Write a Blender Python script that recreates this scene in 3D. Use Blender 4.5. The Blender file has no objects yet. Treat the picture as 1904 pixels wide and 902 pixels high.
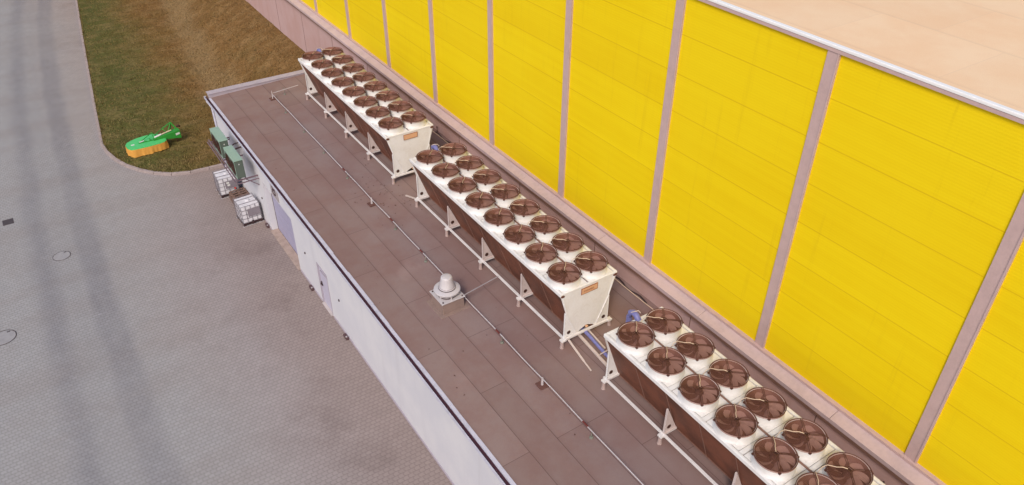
import bpy, math, random
from mathutils import Vector, Matrix
from mathutils.geometry import tessellate_polygon
random.seed(7)
R = math.radians
scene = bpy.context.scene
col = scene.collection

# ------------------------------------------------------------------ helpers
class MB:
    """collects shapes, links them as one mesh object"""
    def __init__(self): self.v = []; self.f = []
    def add(self, vs, fs):
        o = len(self.v); self.v += [tuple(p) for p in vs]; self.f += [tuple(i + o for i in f) for f in fs]; return self
    def box(self, x0, x1, y0, y1, z0, z1):
        return self.add([(x0,y0,z0),(x1,y0,z0),(x1,y1,z0),(x0,y1,z0),(x0,y0,z1),(x1,y0,z1),(x1,y1,z1),(x0,y1,z1)],
                 [(0,3,2,1),(4,5,6,7),(0,1,5,4),(1,2,6,5),(2,3,7,6),(3,0,4,7)])
    def bar(self, p0, p1, w, h, up=(0,0,1)):
        p0, p1 = Vector(p0), Vector(p1); d = (p1 - p0).normalized(); up = Vector(up)
        if abs(d.dot(up)) > .98: up = Vector((1,0,0))
        s = d.cross(up).normalized(); u = s.cross(d).normalized(); vs = []
        for p in (p0, p1):
            for a, b in ((-1,-1),(1,-1),(1,1),(-1,1)): vs.append(p + s*a*w/2 + u*b*h/2)
        return self.add(vs, [(3,2,1,0),(4,5,6,7),(0,1,5,4),(1,2,6,5),(2,3,7,6),(3,0,4,7)])
    def tube(self, pts, r, n=8, closed=False):
        pts = [Vector(p) for p in pts]; m = len(pts); vs = []; fs = []
        for i, p in enumerate(pts):
            if closed: d = pts[(i+1) % m] - pts[i-1]
            else: d = pts[min(i+1, m-1)] - pts[max(i-1, 0)]
            d.normalize(); a = Vector((0,0,1)) if abs(d.z) < .95 else Vector((1,0,0))
            s = d.cross(a).normalized(); u = s.cross(d).normalized(); rr = r[i] if isinstance(r, (list, tuple)) else r
            for k in range(n):
                t = 2*math.pi*k/n + math.pi/n; vs.append(p + (s*math.cos(t) + u*math.sin(t))*rr)
        for i in range(m if closed else m-1):
            j = (i+1) % m
            for k in range(n): fs.append((i*n+k, j*n+k, j*n+(k+1) % n, i*n+(k+1) % n))
        if not closed: fs.append(tuple(range(n-1, -1, -1))); fs.append(tuple((m-1)*n+k for k in range(n)))
        return self.add(vs, fs)
    def lathe(self, prof, n=32, c=(0,0,0), cap0=False, cap1=False):
        vs = []; fs = []; m = len(prof)
        for r, z in prof:
            for k in range(n):
                t = 2*math.pi*k/n; vs.append((c[0]+r*math.cos(t), c[1]+r*math.sin(t), c[2]+z))
        for i in range(m-1):
            for k in range(n): fs.append((i*n+k, i*n+(k+1) % n, (i+1)*n+(k+1) % n, (i+1)*n+k))
        if cap0: fs.append(tuple(range(n-1, -1, -1)))
        if cap1: fs.append(tuple((m-1)*n+k for k in range(n)))
        return self.add(vs, fs)
    def prism(self, loops, fn0, fn1):
        """loops: outer + holes as 2D lists; fn0/fn1 map 2D to the two faces in 3D"""
        tri = tessellate_polygon([[Vector((a, b, 0)) for a, b in L] for L in loops])
        flat = [p for L in loops for p in L]; n = len(flat)
        vs = [fn0(*p) for p in flat] + [fn1(*p) for p in flat]
        fs = [tuple(t) for t in tri] + [tuple(i+n for i in reversed(t)) for t in tri]; o = 0
        for L in loops:
            for i in range(len(L)):
                a, b = o+i, o+(i+1) % len(L); fs.append((a, b, b+n, a+n))
            o += len(L)
        return self.add(vs, fs)
    def build(self, name, mat, parent=None, bevel=0, smooth=False, fix=True):
        me = bpy.data.meshes.new(name); me.from_pydata(self.v, [], self.f); me.update()
        if fix:
            import bmesh
            b = bmesh.new(); b.from_mesh(me); bmesh.ops.recalc_face_normals(b, faces=b.faces[:]); b.to_mesh(me); b.free()
        o = bpy.data.objects.new(name, me); col.objects.link(o); me.materials.append(mat)
        if smooth:
            me.polygons.foreach_set('use_smooth', [True]*len(me.polygons))
            me.set_sharp_from_angle(angle=R(38))
        if bevel:
            m = o.modifiers.new('bevel', 'BEVEL'); m.width = bevel; m.segments = 2; m.limit_method = 'ANGLE'; m.angle_limit = R(40)
        if parent: o.parent = parent
        return o

def tag(o, label=None, cat=None, group=None, kind=None):
    if label: o['label'] = label
    if cat: o['category'] = cat
    if group: o['group'] = group
    if kind: o['kind'] = kind
    return o
def empty(name, loc, rz=0, label=None, cat=None, group=None):
    o = bpy.data.objects.new(name, None); col.objects.link(o); o.location = loc; o.rotation_euler.z = rz
    o.empty_display_size = .3
    return tag(o, label, cat, group)
def children(o): return [c for c in bpy.data.objects if c.parent == o]
def copy_tree(o, parent=None, skip=()):
    c = o.copy(); col.objects.link(c); c.parent = parent
    for ch in children(o):
        if ch in skip: continue
        copy_tree(ch, c, skip)
    return c
def circ(cx, cy, r, n=20): return [(cx+r*math.cos(2*math.pi*i/n), cy+r*math.sin(2*math.pi*i/n)) for i in range(n)]

# ------------------------------------------------------------------ materials
class N:
    def __init__(self, name):
        self.m = bpy.data.materials.new(name); self.m.use_nodes = True; self.t = self.m.node_tree; self.t.nodes.clear()
        self.out = self.n('ShaderNodeOutputMaterial'); self.b = self.n('ShaderNodeBsdfPrincipled')
        self.l(self.b.outputs[0], self.out.inputs[0])
    def n(self, t, **k):
        o = self.t.nodes.new(t)
        for a, b in k.items(): setattr(o, a, b)
        return o
    def l(self, a, b): self.t.links.new(a, b)
    def val(self, x, sock):
        if isinstance(x, (int, float)): sock.default_value = x
        elif isinstance(x, (tuple, list)): sock.default_value = tuple(x) + ((1,) if len(x) == 3 and len(sock.default_value) == 4 else ())
        else: self.l(x, sock)
    def math(self, op, a, b=0., c=None):
        o = self.n('ShaderNodeMath', operation=op); self.val(a, o.inputs[0]); self.val(b, o.inputs[1])
        if c is not None: self.val(c, o.inputs[2])
        return o.outputs[0]
    def ramp(self, x, a, b):   # smooth 0..1 between a and b
        o = self.n('ShaderNodeMapRange', interpolation_type='SMOOTHSTEP'); self.val(x, o.inputs[0])
        o.inputs[1].default_value = a; o.inputs[2].default_value = b; return o.outputs[0]
    def mix(self, f, a, b, mode='MIX'):
        o = self.n('ShaderNodeMix', data_type='RGBA', blend_type=mode); self.val(f, o.inputs[0]); self.val(a, o.inputs[6]); self.val(b, o.inputs[7]); return o.outputs[2]
    def noise(self, scale, detail=4, rough=.6, vec=None, stretch=None):
        o = self.n('ShaderNodeTexNoise'); o.inputs['Scale'].default_value = scale; o.inputs['Detail'].default_value = detail; o.inputs['Roughness'].default_value = rough
        v = vec if vec is not None else self.pos()
        if stretch:
            m = self.n('ShaderNodeVectorMath', operation='MULTIPLY'); self.l(v, m.inputs[0]); m.inputs[1].default_value = stretch; v = m.outputs[0]
        self.l(v, o.inputs['Vector']); return o.outputs[0]
    def pos(self):
        if not hasattr(self, '_p'): self._p = self.n('ShaderNodeNewGeometry').outputs['Position']
        return self._p
    def xyz(self):
        if not hasattr(self, '_x'):
            s = self.n('ShaderNodeSeparateXYZ'); self.l(self.pos(), s.inputs[0]); self._x = s.outputs
        return self._x
    def comb(self, x, y, z=0.):
        o = self.n('ShaderNodeCombineXYZ')
        for i, q in enumerate((x, y, z)): self.val(q, o.inputs[i])
        return o.outputs[0]
    def white(self, v):
        o = self.n('ShaderNodeTexWhiteNoise', noise_dimensions='1D'); self.val(v, o.inputs['W']); return o.outputs[0]
    def bump(self, h, s=.3, d=.02):
        o = self.n('ShaderNodeBump'); o.inputs['Strength'].default_value = s; o.inputs['Distance'].default_value = d; self.l(h, o.inputs['Height']); self.l(o.outputs[0], self.b.inputs['Normal'])
    def done(self, c, rough=.6, metal=0., spec=.35):
        self.val(c, self.b.inputs['Base Color']); self.val(rough, self.b.inputs['Roughness']); self.b.inputs['Metallic'].default_value = metal
        self.b.inputs['Specular IOR Level'].default_value = spec; return self.m

def paint(name, c, rough=.5, metal=0., dirt=.18, scale=3., dc=None, spec=.35):
    n = N(name); a = n.noise(scale, 5); b = n.noise(scale*7, 4)
    f = n.math('MULTIPLY', n.ramp(n.math('MULTIPLY_ADD', b, .4, n.math('MULTIPLY', a, .7)), .42, .8), dirt*2)
    c2 = dc or tuple(x*.55 for x in c)
    return n.done(n.mix(f, c, c2), n.math('MULTIPLY_ADD', a, .2, rough-.1), metal, spec)

M = {}
M['white'] = paint('white_powder_coat', (.76,.745,.74), .5, dirt=.22, dc=(.56,.50,.45), scale=2.)
M['white_rail'] = paint('white_rail_paint', (.74,.70,.69), .45, dirt=.15)
M['plate_white'] = paint('pinkish_white_stand_paint', (.58,.49,.47), .5, dirt=.2)
M['footgrey'] = paint('grey_plastic_foot', (.40,.30,.28), .6)
M['guard'] = paint('brown_guard_wire', (.30,.135,.10), .5)
M['spoke'] = paint('dark_brown_spoke', (.10,.04,.03), .5)
M['blade'] = paint('brown_grey_fan_blade', (.40,.235,.195), .9, dirt=.15, spec=.08)
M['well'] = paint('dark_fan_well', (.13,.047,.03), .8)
M['hub'] = paint('black_motor_hub', (.06,.024,.018), .5)
M['cream'] = paint('cream_cable', (.72,.55,.40), .5)
M['conduit'] = paint('brown_conduit', (.24,.13,.10), .5)
M['seal'] = paint('dark_seam', (.18,.10,.08), .8)
M['capwhite'] = paint('white_edge_sheet', (.86,.84,.83), .45, dirt=.06)
M['blue'] = paint('blue_pipe_wrap', (.19,.19,.42), .42, dirt=.3, scale=9)
M['trayw'] = paint('pale_cable_tray', (.60,.50,.46), .5)
M['galv'] = paint('galvanised_steel', (.48,.44,.45), .42, metal=.25, dirt=.2)
M['alu'] = paint('aluminium_rod', (.62,.56,.57), .4, metal=.2)
M['clamp'] = paint('rust_red_clamp', (.14,.03,.025), .6)
M['ballast'] = paint('dark_ballast_block', (.13,.06,.05), .85)
M['green_foot'] = paint('green_rod_foot', (.20,.20,.165), .7)
M['lilac_trim'] = paint('lilac_coated_sheet', (.54,.385,.365), .5, dirt=.15)
M['lilac'] = paint('lilac_cap_sheet', (.43,.38,.44), .5, dirt=.15)
M['coping'] = paint('pale_lilac_coping', (.54,.41,.415), .5, dirt=.2, scale=1.2)
M['maroon'] = paint('dark_maroon_gutter', (.085,.035,.05), .5)
M['flash'] = paint('pale_flashing', (.56,.55,.65), .5, dirt=.25)
M['gate'] = paint('lilac_grey_gate', (.36,.34,.48), .5, dirt=.08)
M['jamb'] = paint('jamb_plaster', (.52,.46,.45), .8, dirt=.1)
M['door'] = paint('pale_lilac_door', (.50,.47,.58), .5, dirt=.08)
M['doorframe'] = paint('grey_door_frame', (.40,.36,.42), .5)
M['concrete'] = paint('tan_concrete', (.42,.32,.275), .9, dirt=.35, scale=4)
M['dark'] = paint('dark_metal', (.055,.03,.032), .5)
M['fixture'] = paint('dark_mauve_fixture', (.10,.055,.06), .5)
M['signgrey'] = paint('grey_sign_plate', (.36,.32,.33), .5, dirt=.06)
M['signink'] = paint('dark_sign_digit', (.05,.02,.028), .6)
M['acgreen'] = paint('sage_green_casing', (.29,.41,.33), .5, dirt=.12)
M['acside'] = paint('grey_green_panel', (.105,.13,.105), .5, dirt=.15)
M['rack'] = paint('mauve_steel_rack', (.22,.15,.175), .5, metal=.2)
M['ibc'] = paint('white_plastic_tank', (.72,.70,.74), .45, dirt=.2, scale=4)
M['cage'] = paint('grey_steel_cage', (.27,.24,.265), .45, metal=.3)
M['wood'] = paint('weathered_pallet_wood', (.20,.125,.10), .85, dirt=.4, scale=6)
M['labelgrey'] = paint('grey_label_plate', (.24,.21,.24), .4)
M['sticker'] = paint('white_sticker', (.68,.68,.66), .5, dirt=.05)
M['red'] = paint('red_cap', (.5,.04,.03), .4)
M['mgreen'] = paint('bright_green_deck', (.09,.54,.165), .38, dirt=.1)
M['mgreen2'] = paint('green_frame_paint', (.035,.27,.04), .4, dirt=.15)
M['amber'] = paint('amber_tarpaulin', (.72,.36,.075), .6, dirt=.25, scale=5, dc=(.66,.27,.05))
M['peach'] = paint('flare_tinted_plate', (.66,.38,.22), .5, dirt=.06)  # white plate, with the orange flare light mixed into its colour
M['brownline'] = paint('brown_plate_border', (.33,.13,.06), .5)
M['curb'] = paint('vent_curb_membrane', (.27,.19,.165), .9, dirt=.2)
M['ventalu'] = paint('light_grey_aluminium', (.58,.54,.555), .42, metal=.1, dirt=.15)
M['iron'] = paint('worn_iron_lid', (.34,.325,.335), .6, dirt=.25, scale=5)
M['irondark'] = paint('dark_iron', (.085,.068,.072), .6)
M['litter'] = paint('dry_leaf', (.10,.045,.035), .9)

def mat_pavers():
    n = N('grey_interlocking_pavers'); x, y, z = n.xyz()
    tri = lambda v, p: n.math('PINGPONG', n.math('DIVIDE', v, p), 1.)
    u = n.math('ADD', x, n.math('MULTIPLY', n.math('SUBTRACT', tri(y, .0825), .5), .045))
    w = n.math('ADD', y, n.math('MULTIPLY', n.math('SUBTRACT', tri(x, .05), .5), .026))
    br = n.n('ShaderNodeTexBrick'); br.offset = .5; n.l(n.comb(u, w), br.inputs['Vector'])
    for k, q in dict(Scale=1., **{'Mortar Size': .009, 'Mortar Smooth': .3, 'Bias': 0., 'Brick Width': .2, 'Row Height': .165}).items(): br.inputs[k].default_value = q
    br.inputs['Color1'].default_value = (1,1,1,1); br.inputs['Color2'].default_value = (.92,.92,.92,1); br.inputs['Mortar'].default_value = (.60,.58,.56,1)
    big = n.noise(.11, 3); mid = n.noise(.7, 5); fine = n.noise(9, 4)
    warm = n.ramp(n.math('MULTIPLY_ADD', big, 5., x), -11.5, -4.5)
    c = n.mix(warm, (.345,.338,.345), (.355,.30,.285))  # cool-to-warm cast of the light leak put into the paver colour
    c = n.mix(n.math('MULTIPLY', n.ramp(mid, .35, .75), .22), c, (.27,.235,.225))
    c = n.mix(n.math('MULTIPLY', n.ramp(fine, .4, .75), .12), c, (.42,.40,.40))
    # rows of slightly different brick batches
    stripe = n.noise(1., 2, .5, stretch=(.05,.55,1)); c = n.mix(n.math('MULTIPLY', n.ramp(stripe, .42, .68), .25), c, (.27,.23,.215))
    nearw = n.ramp(n.math('MULTIPLY_ADD', n.noise(.3, 4), 4., x), -7.6, -3.9); c = n.mix(n.math('MULTIPLY', nearw, .6), c, (.27,.205,.19))
    # worn wheel tracks, rubber stains with a bent course
    yy = n.math('ADD', y, 5.); cx = n.math('MULTIPLY_ADD', n.math('MULTIPLY', yy, yy), .0011, -15.25)
    nz = n.math('MULTIPLY', n.math('SUBTRACT', n.noise(.25, 5, .55), .5), .7)
    d = n.math('ADD', n.math('SUBTRACT', x, cx), nz)
    d1 = n.math('ABSOLUTE', d); d2 = n.math('ABSOLUTE', n.math('SUBTRACT', d, 1.95))
    m1 = n.math('SUBTRACT', 1., n.ramp(d1, .0, .95)); m2 = n.math('SUBTRACT', 1., n.ramp(d2, .25, .85)); m3 = n.math('MULTIPLY', n.math('SUBTRACT', 1., n.ramp(n.math('ABSOLUTE', n.math('SUBTRACT', d, .9)), .8, 2.2)), .3)
    trk = n.math('MULTIPLY', n.math('MAXIMUM', n.math('MAXIMUM', m1, m2), m3), n.math('MULTIPLY_ADD', n.noise(1.6, 6, .7, stretch=(1.5,.5,1)), .7, .3))
    c = n.mix(n.math('MULTIPLY', trk, n.math('MULTIPLY_ADD', n.ramp(big, .3, .6), .35, .42)), c, (.185,.18,.205))
    # pale scuffs on the tracks
    sc = n.ramp(n.noise(2.2, 6, .75, stretch=(.45,1.6,1)), .58, .70)
    c = n.mix(n.math('MULTIPLY', n.math('MULTIPLY', sc, trk), .55), c, (.46,.45,.48))
    # dark oily stains beside the wall
    st = n.math('MULTIPLY', n.ramp(n.noise(.35, 5, .6), .52, .7), n.ramp(x, -12., -6.5))
    c = n.mix(n.math('MULTIPLY', st, .38), c, (.19,.14,.13))
    fl = n.ramp(n.noise(14., 2, .5), .76, .79); c = n.mix(n.math('MULTIPLY', fl, .5), c, (.13,.10,.10))
    c = n.mix(1., c, br.outputs['Color'], 'MULTIPLY')
    n.bump(br.outputs['Fac'], -.25, .01)
    return n.done(c, .85, spec=.2)
M['pavers'] = mat_pavers()

def mat_roof(name, base, base2, line, x0, row, length, lw=.012, blot=.45, bump=.15, sv=.34):
    n = N(name); x, y, z = n.xyz()
    xr = n.math('DIVIDE', n.math('SUBTRACT', x, x0), row); r = n.math('FLOOR', xr)
    wob = n.math('MULTIPLY', n.math('SUBTRACT', n.noise(.8, 3), .5), .012)
    fx = n.math('MULTIPLY', n.math('ADD', n.math('SUBTRACT', xr, r), wob), row)
    yr = n.math('ADD', n.math('DIVIDE', y, length), n.math('MULTIPLY', n.white(n.math('ADD', r, 3.3)), 7.)); yf = n.math('FLOOR', yr)
    fy = n.math('MULTIPLY', n.math('SUBTRACT', yr, yf), length)
    lx = n.math('SUBTRACT', 1., n.ramp(fx, lw*.6, lw*2.2)); ly = n.math('SUBTRACT', 1., n.ramp(fy, lw*.5, lw*1.8))
    seam = n.math('MAXIMUM', lx, ly)
    sheet = n.white(n.math('MULTIPLY_ADD', r, 17.3, yf))
    a = n.noise(.5, 6, .65); b = n.noise(2.6, 6, .7); f = n.noise(60, 3)
    c = n.mix(n.ramp(n.math('MULTIPLY_ADD', a, .75, n.math('MULTIPLY', b, .25)), .36, .64), base, base2)
    c = n.mix(n.math('MULTIPLY', sheet, sv), c, tuple(q*.72 for q in base))
    pud = n.ramp(n.noise(.42, 4, .5, stretch=(1.3,.7,1)), .6, .75); c = n.mix(n.math('MULTIPLY', pud, blot), c, tuple(min(1, q*1.35) for q in base2))
    edge = n.math('MULTIPLY', n.math('SUBTRACT', 1., n.ramp(fx, 0., .16)), .18); c = n.mix(edge, c, tuple(q*.6 for q in base))
    c = n.mix(n.math('MULTIPLY', n.ramp(f, .35, .7), .18), c, tuple(q*.6 for q in base))
    c = n.mix(n.math('MULTIPLY', seam, n.math('MULTIPLY_ADD', b, .5, .55)), c, line)
    n.bump(n.math('MULTIPLY_ADD', f, .15, n.ramp(fx, 0., .03)), bump, .01)
    return n.done(c, n.math('MULTIPLY_ADD', b, .25, .62), spec=.25)
M['roof'] = mat_roof('brown_bitumen_roof', (.245,.152,.138), (.275,.20,.187), (.085,.045,.042), -5.38, .91, 4.95)
M['toproof'] = mat_roof('flare_tinted_roof_membrane', (.89,.59,.35), (.92,.66,.42), (.76,.53,.35), 3.0, 2.5, 3.1, lw=.01, blot=.15, sv=.1)  # peach glow of the flare put into the membrane colour

def mat_yellow():
    n = N('yellow_ribbed_cladding'); x, y, z = n.xyz()
    rib = n.n('ShaderNodeMath', operation='SINE'); n.l(n.math('MULTIPLY', z, 2*math.pi/.075), rib.inputs[0])
    fz = n.math('FRACT', n.math('DIVIDE', n.math('SUBTRACT', z, 5.62), 1.15)); seam = n.math('MAXIMUM', n.math('SUBTRACT', 1., n.ramp(fz, .006, .02)), n.ramp(fz, .985, .997))
    streak = n.noise(1., 5, .6, stretch=(1,.06,5.)); big = n.noise(.25, 3)
    c = n.mix(n.ramp(streak, .3, .7), (.84,.595,.004), (.88,.65,.006))
    c = n.mix(n.math('MULTIPLY', n.ramp(big, .35, .7), .5), c, (.90,.69,.010))
    c = n.mix(n.math('MULTIPLY_ADD', rib.outputs[0], .035, .035), c, (.55,.30,.004))
    pan = n.white(n.math('MULTIPLY_ADD', n.math('FLOOR', n.math('DIVIDE', n.math('SUBTRACT', z, 5.62), 1.15)), 7.7, n.math('FLOOR', n.math('DIVIDE', n.math('SUBTRACT', y, 18.28), 4.94))))
    c = n.mix(n.math('MULTIPLY', pan, .18), c, (.70,.43,.004))
    run = n.noise(1., 5, .7, stretch=(1,4.,.22)); c = n.mix(n.math('MULTIPLY', n.ramp(run, .55, .75), .22), c, (.60,.37,.01))
    c = n.mix(n.math('MULTIPLY', seam, .42), c, (.5,.25,.006))
    n.bump(rib.outputs[0], .07, .008)
    return n.done(c, .6, spec=.12)
M['yellow'] = mat_yellow()

def mat_plaster(name, c1, c2, streaks=.3, sd=(.4,.36,.36)):
    n = N(name); a = n.noise(.6, 5); s = n.noise(1., 5, .65, stretch=(2.2,2.2,.12)); f = n.noise(25, 4)
    c = n.mix(n.ramp(a, .35, .68), c1, c2); c = n.mix(n.math('MULTIPLY', n.ramp(s, .52, .75), streaks), c, sd)
    c = n.mix(n.math('MULTIPLY', n.ramp(f, .4, .8), .12), c, tuple(q*.7 for q in c1))
    n.bump(f, .08, .01)
    return n.done(c, .85, spec=.2)
M['wallw'] = mat_plaster('white_plaster', (.585,.575,.62), (.635,.62,.65), .2, (.44,.41,.43))
M['plinth'] = mat_plaster('mauve_concrete_panel', (.50,.32,.295), (.53,.36,.35), .3, (.33,.21,.19))

def mat_coil():
    n = N('flare_tinted_coil_fins'); x, y, z = n.xyz()  # fins are dark grey; the flare's warm cast is put into this brown
    w = n.n('ShaderNodeMath', operation='SINE'); n.l(n.math('MULTIPLY', y, 2*math.pi/.03), w.inputs[0])
    a = n.noise(1.3, 5); c = n.mix(n.ramp(a, .3, .7), (.11,.042,.027), (.23,.08,.045))
    c = n.mix(n.math('MULTIPLY_ADD', w.outputs[0], .12, .12), c, (.05,.02,.014)); n.bump(w.outputs[0], .2, .01)
    return n.done(c, .6)
M['coil'] = mat_coil()

def mat_grass(name, blades=False):
    n = N(name); x, y, z = n.xyz()
    a = n.noise(.16, 5, .6); b = n.noise(1.0, 7, .75, stretch=(.8,1.15,1)); f = n.noise(7, 5, .75)
    dry = n.ramp(n.math('MULTIPLY_ADD', a, 7., n.math('MULTIPLY_ADD', y, -.035, x)), -5.6, -.2)
    c = n.mix(dry, (.098,.101,.030), (.185,.100,.036))
    c = n.mix(n.math('MULTIPLY', n.ramp(b, .42, .64), .8), c, n.mix(dry, (.185,.148,.060), (.27,.165,.072)))
    g = n.math('MULTIPLY', n.ramp(n.noise(.45, 5, .65), .5, .66), n.math('SUBTRACT', 1., n.math('MULTIPLY', dry, .75)))
    c = n.mix(n.math('MULTIPLY', g, .6), c, (.075,.085,.025))
    wd = n.ramp(n.noise(1.7, 3, .5), .66, .73); c = n.mix(n.math('MULTIPLY', wd, .6), c, (.045,.036,.012))
    # pale worn soil along the break of the bank
    w = n.math('ABSOLUTE', n.math('SUBTRACT', n.math('MULTIPLY_ADD', n.math('SUBTRACT', n.noise(.35, 5), .5), 3., x), n.math('MULTIPLY_ADD', y, .09, -5.0)))
    c = n.mix(n.math('MULTIPLY', n.math('SUBTRACT', 1., n.ramp(w, .3, 1.5)), .5), c, (.27,.19,.10))
    if blades: c = n.mix(n.math('MULTIPLY', n.ramp(f, .35, .6), .6), c, (.30,.21,.09))
    else: c = n.mix(n.math('MULTIPLY', n.ramp(f, .46, .62), .65), c, (.05,.035,.014))
    n.bump(f, .6, .06)
    return n.done(c, .95, spec=.1)
M['grass'] = mat_grass('dry_turf'); M['blades'] = mat_grass('grass_tufts', True)

# ------------------------------------------------------------------ world, sun, camera
AZ, EL = R(226), R(44)     # direction to the sun: azimuth clockwise from +Y, elevation
w = bpy.data.worlds.new('World'); scene.world = w; w.use_nodes = True
nt = w.node_tree; bg = nt.nodes['Background']; sky = nt.nodes.new('ShaderNodeTexSky'); sky.sky_type = 'NISHITA'; sky.sun_disc = False
sky.sun_elevation = EL; sky.sun_rotation = AZ; sky.air_density = 1.; sky.dust_density = 3.; sky.ozone_density = .6
nt.links.new(sky.outputs[0], bg.inputs[0]); bg.inputs[1].default_value = .13
sl = bpy.data.lights.new('sun', 'SUN'); sl.energy = 1.5; sl.angle = R(12); sl.color = (1,.93,.85)
so = bpy.data.objects.new('sun', sl); col.objects.link(so)
ds = Vector((math.sin(AZ)*math.cos(EL), math.cos(AZ)*math.cos(EL), math.sin(EL))); so.rotation_euler = ds.to_track_quat('Z', 'Y').to_euler(); so.location = ds*60
scene.view_settings.view_transform = 'Standard'; scene.view_settings.look = 'None'; scene.view_settings.gamma = 1; scene.view_settings.exposure = .25
cam = bpy.data.cameras.new('camera'); co = bpy.data.objects.new('camera', cam); col.objects.link(co); scene.camera = co
cam.sensor_width = 36; cam.lens = 36*1431.2458/1904; cam.clip_start = .1; cam.clip_end = 2000
yaw, pit, rol = R(33.430), R(35.498), R(.194)
fw = Vector((math.sin(yaw)*math.cos(pit), math.cos(yaw)*math.cos(pit), -math.sin(pit))); rt = Vector((math.cos(yaw), -math.sin(yaw), 0)); up = rt.cross(fw)
r2 = rt*math.cos(rol) + up*math.sin(rol); u2 = -rt*math.sin(rol) + up*math.cos(rol)
mw = Matrix((r2, u2, -fw)).transposed().to_4x4(); mw.translation = Vector((-12.593,-26.230,21.341)); co.matrix_world = mw

# ------------------------------------------------------------------ setting
tag(MB().box(-220,220,-220,260,-.3,0).build('paved_yard', M['pavers']), kind='structure')
KP = [(-5.46,13.58),(-6.22,13.62),(-7.2,13.72),(-8.11,14.07),(-8.88,14.72),(-9.48,15.5),(-9.98,16.4),(-10.35,17.49),(-10.58,18.6),(-10.65,19.7),(-10.27,23.7),(-9.75,28.8),(-9.2,34.2),(-8.45,41.3),(-7.64,48.7),(-5.5,68),(-3.2,90)]
# kerb: separate stones along the line, one structure mesh
kb = MB(); L = 0; segs = []
for (a, b) in zip(KP[:-1], KP[1:]):
    a, b = Vector(a), Vector(b); n = max(1, round((b-a).length/1.0))
    for i in range(n): segs.append((a.lerp(b, i/n), a.lerp(b, (i+1)/n)))
for a, b in segs:
    d = (b-a).normalized(); kb.bar((a.x+d.x*.008, a.y+d.y*.008, .01), (b.x-d.x*.008, b.y-d.y*.008, .01), .15, .27)
kerbm = paint('kerb_concrete', (.38,.31,.30), .9, dirt=.3, scale=3)
tag(kb.build('kerb', kerbm, bevel=.012), kind='structure')
def kx(y):
    for (a, b), (c, d) in zip(KP[:-1], KP[1:]):
        if b <= y <= d: return a + (c-a)*(y-b)/(d-b)
    return KP[-1][0]
def bank(x, y):
    t = -3.1 + max(0, y-30)*.1; t = min(t, 0)
    s = max(0, min(1, (x-t)/(2.46-t))); return 2.2*(s*.75 + .25*s*s*(3-2*s))
from mathutils import noise as mn
def gz(x, y):
    return .11 + bank(x, y) + .05*mn.noise((x*.9, y*.9, 0)) + .035*mn.noise((x*3.1, y*3.1, 4))
rows = []; y = 13.62
while y < 90: rows.append(y); y += .12 if y < 20 else .3
nx = 70; vs = []; fs = []
for j, y in enumerate(rows):
    x0 = kx(y) + .05; x1 = 2.54
    for i in range(nx+1):
        x = x0 + (x1-x0)*i/nx; vs.append((x, y, gz(x, y) if i else .09))
for j in range(len(rows)-1):
    for i in range(nx): a = j*(nx+1)+i; fs.append((a, a+1, a+nx+2, a+nx+1))
g = MB(); g.add(vs, fs); tag(g.build('turf_ground', M['grass'], smooth=False, fix=False), kind='structure')
t = MB()
for k in range(52000):
    y = 13.7 + 62*random.random()**1.7; x = kx(y) + .1 + random.random()*(2.4-kx(y)-.1) if random.random() > .06 else kx(y) + random.uniform(.05,.2)
    q = mn.noise((x*.7, y*.7, 9)) + .5*mn.noise((x*2.5, y*2.5, 2))
    if q < -.12 and random.random() < .75: continue
    z = gz(x, y)-.02; h = random.uniform(.04,.12)*(1+.6*max(0,q)); wd = random.uniform(.02,.05); a = random.random()*6.28
    dx, dy = math.cos(a)*wd, math.sin(a)*wd; lx, ly = random.uniform(-.07,.07), random.uniform(-.07,.07)
    o = len(t.v); t.v += [(x-dx,y-dy,z),(x+dx,y+dy,z),(x+lx,y+ly,z+h)]; t.f.append((o,o+1,o+2))
tag(t.build('grass', M['blades'], fix=False), 'short dry grass covering the verge and bank', 'grass', kind='stuff')

# ------------------------------------------------------------------ warehouse with the yellow wall
WH = empty('warehouse', (2.72,18.28,2.2), label='tall warehouse with yellow ribbed cladding, lilac strips and a pale flat roof', cat='warehouse')
def wp(mb, name, mat, **k):
    o = mb.build(name, mat, **k); o.parent = WH; o.matrix_parent_inverse = Matrix.Translation(-Vector(WH.location)); return o
Y0, Y1 = -62., 92.
wp(MB().box(2.55,3.2,Y0,Y1,-.1,5.5), 'plinth_wall', M['plinth'])
for k in range(-2,14): wp(MB().box(2.541,2.56,15.9-4.94*k-.012,15.9-4.94*k+.012,2.1,5.45), 'panel_joint', M['seal'])
cp = MB()   # sloping coping in lengths, with an upstand against the cladding
ys = [Y0] + [-59.0+4.94*k+.3 for k in range(31)]
for a, b in zip(ys[:-1], ys[1:]):
    cp.prism([[(2.26,5.42),(2.26,5.56),(2.58,5.655),(2.74,5.655),(2.74,5.42)]], lambda u, v, a=a: (u, a+.006, v), lambda u, v, b=b: (u, b-.006, v))
wp(cp, 'coping', M['coping'], bevel=.008)
wp(MB().box(2.60,2.735,Y0,Y1,5.657,5.74), 'coping_upstand', M['lilac_trim'])
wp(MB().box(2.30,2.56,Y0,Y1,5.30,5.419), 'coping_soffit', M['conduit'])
for i in range(-14,17):
    yc = 18.28 - 4.94*i
    if yc-4.94 < Y0 or yc > Y1: continue
    wp(MB().box(2.735,2.9,yc-4.94+.165,yc-.165,5.62,14.80), 'cladding_panel', M['yellow'])
    p = MB().box(2.685,2.9,yc-.165,yc+.165,5.70,14.755); p.box(2.665,2.69,yc-.165,yc-.12,5.70,14.755)
    wp(p, 'pilaster_strip', M['lilac_trim'])
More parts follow.
